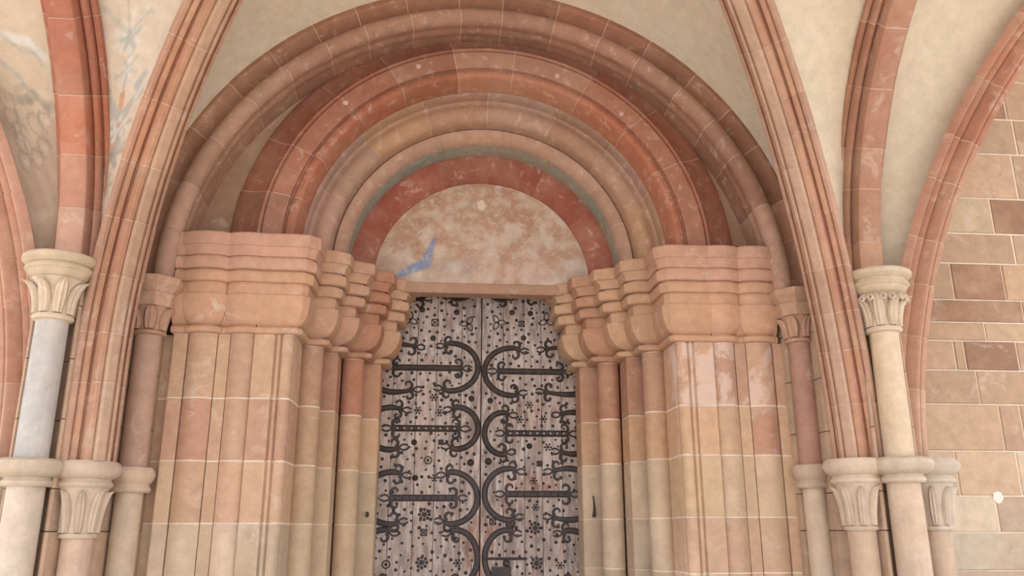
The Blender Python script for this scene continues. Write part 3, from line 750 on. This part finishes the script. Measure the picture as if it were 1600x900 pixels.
# rows: (leaf, outer scroll bulge, inner scroll bulge, centre y, height, tips)
rows = [(0, 572, 747, 574, 78, 655, 690, 614, 722), (0, 572, 747, 669, 66, 633, 702, 613, 718), (0, 566, 746, 778, 78, 632, 692, 610, 714),
        (1, 757, 932, 580, 78, 818, 848, 778, 880), (1, 757, 932, 677, 66, 800, 872, 790, 888), (1, 757, 934, 772, 78, 812, 860, 790, 890)]
for ri, (k, bo, bi, cy, hgt, t0, t1, s0, s1) in enumerate(rows):
    mat = 'iron_grey' if ri in (2, 5) else 'iron'
    c_scroll(k, bo, cy, hgt, 1, t0-6, t0-9, mat=mat); c_scroll(k, bi, cy, hgt, -1, t1+5, t1+3, mat=mat)
    strap(k, s0, s1, cy, mat=mat, dots=1 if ri in (1, 4) else 2 if ri in (2, 5) else False)
# lowest row, running out of view, and the top row tucked behind the lintel
for (k, bo, bi, t0, t1, s0, s1) in ((0, 560, 746, 606, 705, 606, 716), (1, 757, 936, 800, 880, 790, 890)):
    c_scroll(k, bo, 872, 82, 1, t0, t0, mat='iron_grey'); c_scroll(k, bi, 872, 82, -1, t1, t1, mat='iron_grey')
for (k, bo, bi, t0, t1) in ((0, 590, 747, 662, 706), (1, 757, 915, 790, 825)):
    c_scroll(k, bo, 440, 62, 1, t0, t0); c_scroll(k, bi, 440, 62, -1, t1, t1)
def triquetra(k, px, py, r, rot):
    mb = MB(); x, z = dp(px, py)
    for q in range(3):
        a = rot+q*2*pi/3
        for t in (1, -1):
            pts = []
            for i in range(9):
                u = i/8; d = r*(-.12+1.12*u); w_ = t*sin(pi*u)*r*.30
                pts.append((x+cos(a)*d-sin(a)*w_, z+sin(a)*d+cos(a)*w_))
            ribbon(mb, pts, .013, YD, .008)
    iron(k, mb, 'trefoil_knot'); occupied.append((x, z))
for k, px, py, rot in ((0, 641, 499, pi/2), (0, 731, 506, pi), (1, 778, 504, 0), (1, 854, 501, pi/2)): triquetra(k, px, py, .095, rot)
def boss(k, px, py, r, name='boss'):
    mb = MB(); x, z = dp(px, py); mb2 = [(r, 0), (r*.85, .012), (r*.5, .022), (.001, .026)]
    rings = [[(x+q*cos(2*pi*i/12), YD-h, z+q*sin(2*pi*i/12)) for i in range(12)] for q, h in mb2]; mb.sweep(rings)
    iron(k, mb, name); occupied.append((x, z))
def rosette(k, px, py, r, n=8, mat='iron'):
    mb = MB(); x, z = dp(px, py); disc(mb, x, z, r*.34, YD, .018, 10)
    for i in range(n):
        a = 2*pi*i/n; disc(mb, x+r*.75*cos(a), z+r*.75*sin(a), r*.26, YD, .010, 7)
        ribbon(mb, [(x+r*.3*cos(a), z+r*.3*sin(a)), (x+r*.7*cos(a), z+r*.7*sin(a))], r*.14, YD, .006)
    iron(k, mb, 'rosette', mat); occupied.append((x, z))
def square(k, px, py, r, cross=False):
    mb = MB(); x, z = dp(px, py)
    if cross:
        for t in (-1, 1):
            for (a, b) in (((-r, t*r), (r, t*r)), ((t*r, -r), (t*r, r)), ((-r, -t*r), (r, t*r))): ribbon(mb, [(x+a[0], z+a[1]), (x+b[0], z+b[1])], .012, YD, .007)
    else: mb.sweep([[(x+d*c, y, z+d*e) for c, e in ((-1, -1), (1, -1), (1, 1), (-1, 1))] for d, y in ((r, YD), (r, YD-.006), (r*.7, YD-.014))])
    iron(k, mb, 'square_plate'); occupied.append((x, z))
def ringm(k, px, py, r):
    mb = MB(); x, z = dp(px, py); ribbon(mb, [(x+r*cos(2*pi*i/16), z+r*sin(2*pi*i/16)) for i in range(17)], .013, YD, .008); disc(mb, x, z, r*.45, YD, .012, 8)
    iron(k, mb, 'ring_mount'); occupied.append((x, z))
for px, py in ((660, 484), (713.5, 488), (676.7, 528.5), (736.7, 623), (647, 691), (648.7, 746.7)): boss(0, px, py, .032)
for px, py in ((800, 488.5), (828.7, 490), (818, 528), (766, 626), (827, 697)): boss(1, px, py, .032)
boss(0, 735, 722.7, .038, 'pear_boss'); boss(1, 763, 721, .038, 'pear_boss')
for px, py, r in ((678, 621, .045), (653, 641, .045), (687, 645, .045), (679, 746.7, .042), (715, 880, .045)): rosette(0, px, py, r, 6)
for px, py, r in ((827, 633, .045), (812, 655.5, .045), (848.7, 654.7, .045), (856, 698.7, .045), (834, 751, .04), (836.7, 793, .04), (875, 883.5, .04)): rosette(1, px, py, r, 6)
rosette(0, 663, 804, .068, 8); rosette(0, 659, 879, .068, 8, 'iron_grey'); rosette(1, 836, 825, .068, 8); rosette(1, 838.5, 880, .068, 8, 'iron_grey')
square(0, 680, 504, .036, True); square(1, 815, 506, .03, True); square(0, 689, 691, .028); square(1, 843, 724.5, .03); square(0, 662, 832, .03, True); square(1, 770, 815, .03, True)
ringm(0, 668.7, 719, .038); ringm(0, 603, 882, .038)
# nail heads, far too many to single out
for k in (0, 1):
    root, xa, xb = leaves[k]; mb = MB(); pts = []
    tries = 0
    while len(pts) < 520 and tries < 9000:
        tries += 1; x, z = random.uniform(xa+.05, xb-.05), random.uniform(-.9, 2.55)
        if any((x-a)**2+(z-b)**2 < .0052 for a, b in pts) or any((x-a)**2+(z-b)**2 < .0035 for a, b in occupied): continue
        pts.append((x, z)); disc(mb, x, z, random.uniform(.012, .021), YD, .010, 6)
    iron(k, mb, 'nail_heads', kind='stuff')
# lock of the right-hand leaf
mb = MB(); a = dp(768, 886); b = dp(798, 915)
mb.sweep([[(a[0], y, b[1]), (b[0], y, b[1]), (b[0], y, a[1]), (a[0], y, a[1])] for y in (YD, YD-.03)]); iron(1, mb, 'lock_plate', 'iron_grey')
mb = MB(); a = dp(754, 873); b = dp(823, 873); ribbon(mb, [a, b], .026, YD, .022); iron(1, mb, 'bolt')
mb = MB(); a = dp(791, 880); disc(mb, a[0], a[1], .035, YD-.02, .03, 10); iron(1, mb, 'bolt_knob', 'iron_grey')

# ================================================================== responds: shafts, rings, capitals
def leaf(parent, c, ang, z0, z1, ra, rb, wid, color, name='leaf', curl=.05, mat='pale', ribs=True):
    """upright capital leaf hugging the bell from z0 to z1, tip curling outward"""
    nu, nv = 9, 6; rings = []
    for i in range(nu+1):
        u = i/nu; z = z0+(z1-z0)*u; r = ra+(rb-ra)*u**1.8+.008+(curl*max(0, (u-.62)/.38)**2)
        w_ = wid*(.62+.5*sin(pi*min(1, u*.8+.1)))*(1 if u < .8 else 1-.75*((u-.8)/.2)**2)
        if u > .88: z -= (u-.88)*(z1-z0)*.5
        row = []; back = []
        for j in range(nv+1):
            t = j/nv*2-1; a = ang+t*w_/max(r, .05)/2
            rr = r+(.016*(1-t*t))+(.012 if ribs and j in (1, 3, 5) else 0)
            row.append((c[0]+rr*cos(a), c[1]+rr*sin(a), z)); back.append((c[0]+(r-.02)*cos(a), c[1]+(r-.02)*sin(a), z))
        rings.append(row+back[::-1])
    build(MB().sweep(rings), name, mat, parent, color=color, smooth=50)
def torus_prof(r, z0, z1, out, n=8):
    h = (z1-z0)/2; zc = (z0+z1)/2
    return [(r, z0)]+[(r+out*cos(a)**.7 if cos(a) > 1e-6 else r, zc+h*sin(a)) for a in [(-pi/2+pi*i/n) for i in range(1, n)]]+[(r, z1)]
def volute(parent, c, ang, z, r, color, rr=.035):
    mb = MB(); d = Vector((cos(ang), sin(ang), 0)); b = Vector((-sin(ang), cos(ang), 0)); pts = []
    for t in (1, -1):
        ctr = Vector((c[0], c[1], z))+d*r+b*t*rr*1.1
        path = []
        for i in range(15):
            a = i/14*2.6*pi; q = rr*(1-.65*i/14); path.append(ctr+b*(-t)*q*cos(a)+Vector((0, 0, 1))*q*sin(a)+d*(.012*i/14))
        rings = []
        for i, p in enumerate(path):
            T = (path[min(i+1, 14)]-path[max(i-1, 0)]).normalized(); n1 = T.cross(d).normalized(); k = .011
            rings.append([p+n1*k, p+d*k*1.4, p-n1*k, p-d*k*1.4])
        mb.sweep(rings)
    build(mb, 'volute', 'pale', parent, color=color, smooth=60)
def shaft_part(root, c, r, z0, z1, color, mat='pale', name='shaft', jn=()):
    e = [z0]+sorted(jn)+[z1]
    for a, b in zip(e, e[1:]): build(MB().lathe([(r-.004, a+.002), (r, a+.006), (r, b-.006), (r-.004, b-.002)], c), name, mat, root, color=jit(color, .02))
def ring_part(root, c, r, zr, color, out=.12, scale=1.0):
    p = [(r-.01, zr-.20)]+[(r+.045*scale, zr-.20), (r+.058*scale, zr-.185), (r+.058*scale, zr-.165), (r+.045*scale, zr-.15), (r+.04*scale, zr-.135), (r+out*.8*scale, zr-.115), (r+out*scale, zr-.09), (r+(out+.012)*scale, zr-.055), (r+out*scale, zr-.02), (r+out*.75*scale, zr), (r-.01, zr)]
    build(MB().lathe(p, c, 36), 'shaft_ring', 'pale', root, color=color)
def base_part(root, c, r, color):
    build(MB().lathe([(r+.10, -H), (r+.10, -H+.12), (r+.09, -H+.13), (r+.10, -H+.17), (r+.07, -H+.21), (r+.03, -H+.23), (r+.045, -H+.27), (r, -H+.30)], c), 'base', 'pale', root, color=color)
def corbel_shaft(c, zr, r, ang, label, color, capcol, ribcol):
    root = thing('rib_colonnette', (c[0], c[1], -H), label, 'colonnette', 'colonnettes under the diagonal ribs')
    zb = zr-.56
    shaft_part(root, c, r, -H+.28, zb, color); base_part(root, c, r, color)
    ring_part(root, c, r+.03, zr, capcol, .10)
    cap = build(MB().lathe([(r+.018, zb-.01), (r+.026, zb+.005), (r+.018, zb+.022), (r, zb+.03), (r+.002, zb+.16), (r+.025, zb+.28), (r+.065, zb+.355), (r+.07, zb+.37)], c), 'capital', 'pale', root, color=capcol)
    for q in range(8):
        a = ang+q*pi/4; leaf(cap, c, a, zb+.03, zb+.355, r, r+.055, .062, jit(capcol, .03), curl=.012)
for key, sd in SPR.items():
    s = sd['s']; zr = sd['ring']; side = 'painted web' if s < 0 else 'ashlar wall'
    xT, yT = sd['x'], -1.75
    # transverse shaft
    c = (xT, yT); rS = .118
    lab = 'tall blue-grey round shaft with leaf capital under the orange-red cross rib' if s < 0 else 'tall yellowish round shaft with curled-leaf capital under the brownish cross rib'
    root = thing('transverse_shaft', (xT, yT, -H), lab, 'shaft', 'shafts under the cross ribs')
    zn = 1.62 if s < 0 else 1.65; zt = 2.125 if s < 0 else 2.17
    up_c = (.47, .475, .49, 1) if s < 0 else lin(214, 190, 158); lo_c = lin(212, 196, 182) if s < 0 else lin(208, 182, 160)
    shaft_part(root, c, rS, zr, zn, up_c); shaft_part(root, c, rS+.012, -H+.28, zr-.19, lo_c); base_part(root, c, rS, lo_c)
    ring_part(root, c, rS, zr, lin(206, 188, 168), .125)
    cc = lin(210, 190, 166)
    cap = build(MB().lathe([(rS+.004, zn-.02), (rS+.028, zn-.01), (rS+.036, zn+.008), (rS+.028, zn+.026), (rS+.004, zn+.034), (rS+.006, zn+.14), (rS+.03, zn+.24), (rS+.075, zn+.30), (rS+.085, zn+.31)], c), 'capital', 'pale', root, color=cc)
    zz = zn+.31
    build(MB().lathe([(rS+.05, zz-.01), (rS+.09, zz+.01), (rS+.115, zz+.05), (rS+.118, zz+.06), (rS+.13, zz+.065), (rS+.14, zz+.08), (rS+.13, zz+.10), (rS+.12, zz+.102), (rS+.115, zt-.085), (rS+.14, zt-.075), (rS+.165, zt-.05), (rS+.165, zt-.02), (rS+.15, zt-.004), (.02, zt)], c, 36), 'abacus', 'pale', root, color=lin(208, 188, 156))
    for q in range(8):
        a = -pi/2+.2*s+q*pi/4
        leaf(cap, c, a, zn+.035, zn+.30, rS+.005, rS+.075, .085, jit(cc, .03), curl=.04)
        if s > 0: volute(cap, c, a+pi/8, zn+.265, rS+.095, jit(cc, .03), .03)
    # wall shaft
    c = (-2.95, -1.13) if s < 0 else (2.85, -1.16); rW = .108 if s < 0 else .096
    root = thing('wall_shaft', (c[0], c[1], -H), 'slim reddish round shaft under the wall rib, '+('mottled mauve, beside the painted web' if s < 0 else 'streaked with lime, beside the ashlar wall'), 'shaft', 'shafts under the wall rib')
    zn = 1.66 if s < 0 else 1.69; zt = 2.14 if s < 0 else 2.16
    wc = lin(186, 148, 130) if s < 0 else lin(178, 128, 112); capc = lin(190, 142, 116)
    shaft_part(root, c, rW, zr-.02, zn, wc, 'stone_lime'); shaft_part(root, c, rW, -H+.28, zr-.19, lin(204, 182, 158)); base_part(root, c, rW, lin(204, 182, 158))
    ring_part(root, c, rW, zr-.015, lin(204, 178, 156), .075, .9)
    cap = build(MB().lathe([(rW+.004, zn-.025), (rW+.03, zn-.012), (rW+.036, zn+.004), (rW+.02, zn+.02), (rW+.002, zn+.025), (rW+.01, zn+.12), (rW+.04, zn+.20), (rW+.05, zn+.22)], c), 'capital', 'stone', root, color=capc)
    for q in range(6): leaf(cap, c, -pi/2+q*pi/3+.3, zn+.025, zn+.225, rW+.005, rW+.055, .10, jit(capc, .03), curl=.02, mat='stone')
    oct_ = lambda r: [(c[0]+r*cos(rad(22.5+45*i))*1.0, c[1]+r*sin(rad(22.5+45*i))) for i in range(8)]
    ab = MB(); prs = [(.045, zn+.215), (.075, zn+.225), (.085, zn+.30), (.10, zn+.325), (.10, zn+.335), (.085, zn+.34), (.115, zn+.375), (.15, zt-.06), (.15, zt-.01), (.14, zt)]
    ab.sweep([[(x, y, z) for x, y in oct_(rW+d)] for d, z in prs]); build(ab, 'abacus', 'stone', root, color=lin(192, 146, 118), smooth=20)
    # diagonal colonnettes
    cD = (-3.15, -1.53) if s < 0 else (3.03, -1.58); cA = (-3.83, -1.53) if s < 0 else (3.67, -1.58)
    corbel_shaft(cD, zr, .112, -pi/2-.3*s, 'colonnette with ribbed leaf capital under the '+('tan and red' if s < 0 else 'pinkish tan')+' diagonal rib', lin(204, 172, 152) if s < 0 else lin(206, 176, 152), lin(210, 188, 168), None)
    corbel_shaft(cA, zr, .112, -pi/2+.3*s, 'colonnette with leaf capital under the '+('rose' if s < 0 else 'reddish')+' diagonal rib of the next bay', lin(206, 178, 154), lin(208, 192, 176), None)
    # core of the clustered respond
    root = thing('respond_core', (xT, -1.2, -H), 'angular tan core of the clustered shafts on the '+side+' side', 'pier', 'cores of the clustered shafts')
    hc = [(-.60, .98), (-.60, .66), (-.42, .66), (-.42, .40), (-.30, .34), (-.24, .30), (-.20, .13), (-.185, .05), (-.165, .035), (-.145, .055), (-.13, .14), (-.06, .17)]
    pl = hc+[(-x, y) for x, y in hc[::-1]]
    zs = [-H, -.95, -.45, .02, .33, .85, 1.32, 1.75, 2.05, 2.5]
    for a, b in zip(zs, zs[1:]):
        up_ = [(-.30, .98), (-.30, .40), (.30, .40), (.30, .98)]
        build(MB().prism([(xT+x, yT+y) for x, y in (pl if b <= 2.1 else up_)], a+.003, b-.003, .003), 'block', 'stone', root, color=jit(lin(192, 158, 132), .05))

# small fittings
def plate(mb, x, y, z, r, th, n=9, irr=.2, sx=1.0, sz=1.0):
    k = [1+random.uniform(-irr, irr) for _ in range(n)]
    mb.sweep([[(x+sx*r*d*k[i]*cos(2*pi*i/n), yy, z+sz*r*d*k[i]*sin(2*pi*i/n)) for i in range(n)] for d, yy in ((1, y+.02), (1, y-th*.5), (.8, y-th))])
q = at(1559, 777, YW-.005); mb = MB(); plate(mb, q.x, YW-.006, q.z, .05, .004, 14, .12)
build(mb, 'plaster_patch', 'mortar', bpy.data.objects['wall_right'], color=lin(238, 232, 226))
mb = MB(); q = at(928, 808, .27); p2 = at(927, 775, .27)
rings = []
for i in range(9):
    u = i/8; z = q.z+(p2.z-q.z)*u; r = .014*(1-u)**2+.007; yy = .262-.02*sin(pi*u)
    rings.append([(q.x+.004*sin(u*4)+r*cos(2*pi*j/8), yy+r*.8*sin(2*pi*j/8), z) for j in range(8)])
mb.sweep(rings); build(mb, 'iron_hook', 'iron', label='rusty iron hook hanging on the pilaster beside the lock plate leaf', cat='hook')
mb = MB(); q = at(574, 804, .28)
mb.sweep([[(q.x+r*cos(2*pi*j/8), y, q.z+1.6*r*sin(2*pi*j/8)) for j in range(8)] for r, y in ((.016, .30), (.018, .27), (.010, .245))])
build(mb, 'iron_stub', 'iron', label='small rusted iron stub in the pilaster opposite the lock plate leaf', cat='iron stub')
arch = bpy.data.objects['archivolt']
for px, py in ((540, 161), (654, 104), (871, 119), (971, 178)):
    q = at(px, py, -.91); mb = MB(); plate(mb, q.x, -.912, q.z, .028, .006, 9, .12); build(mb, 'stone_plug', 'mortar', arch, color=lin(206, 168, 154))
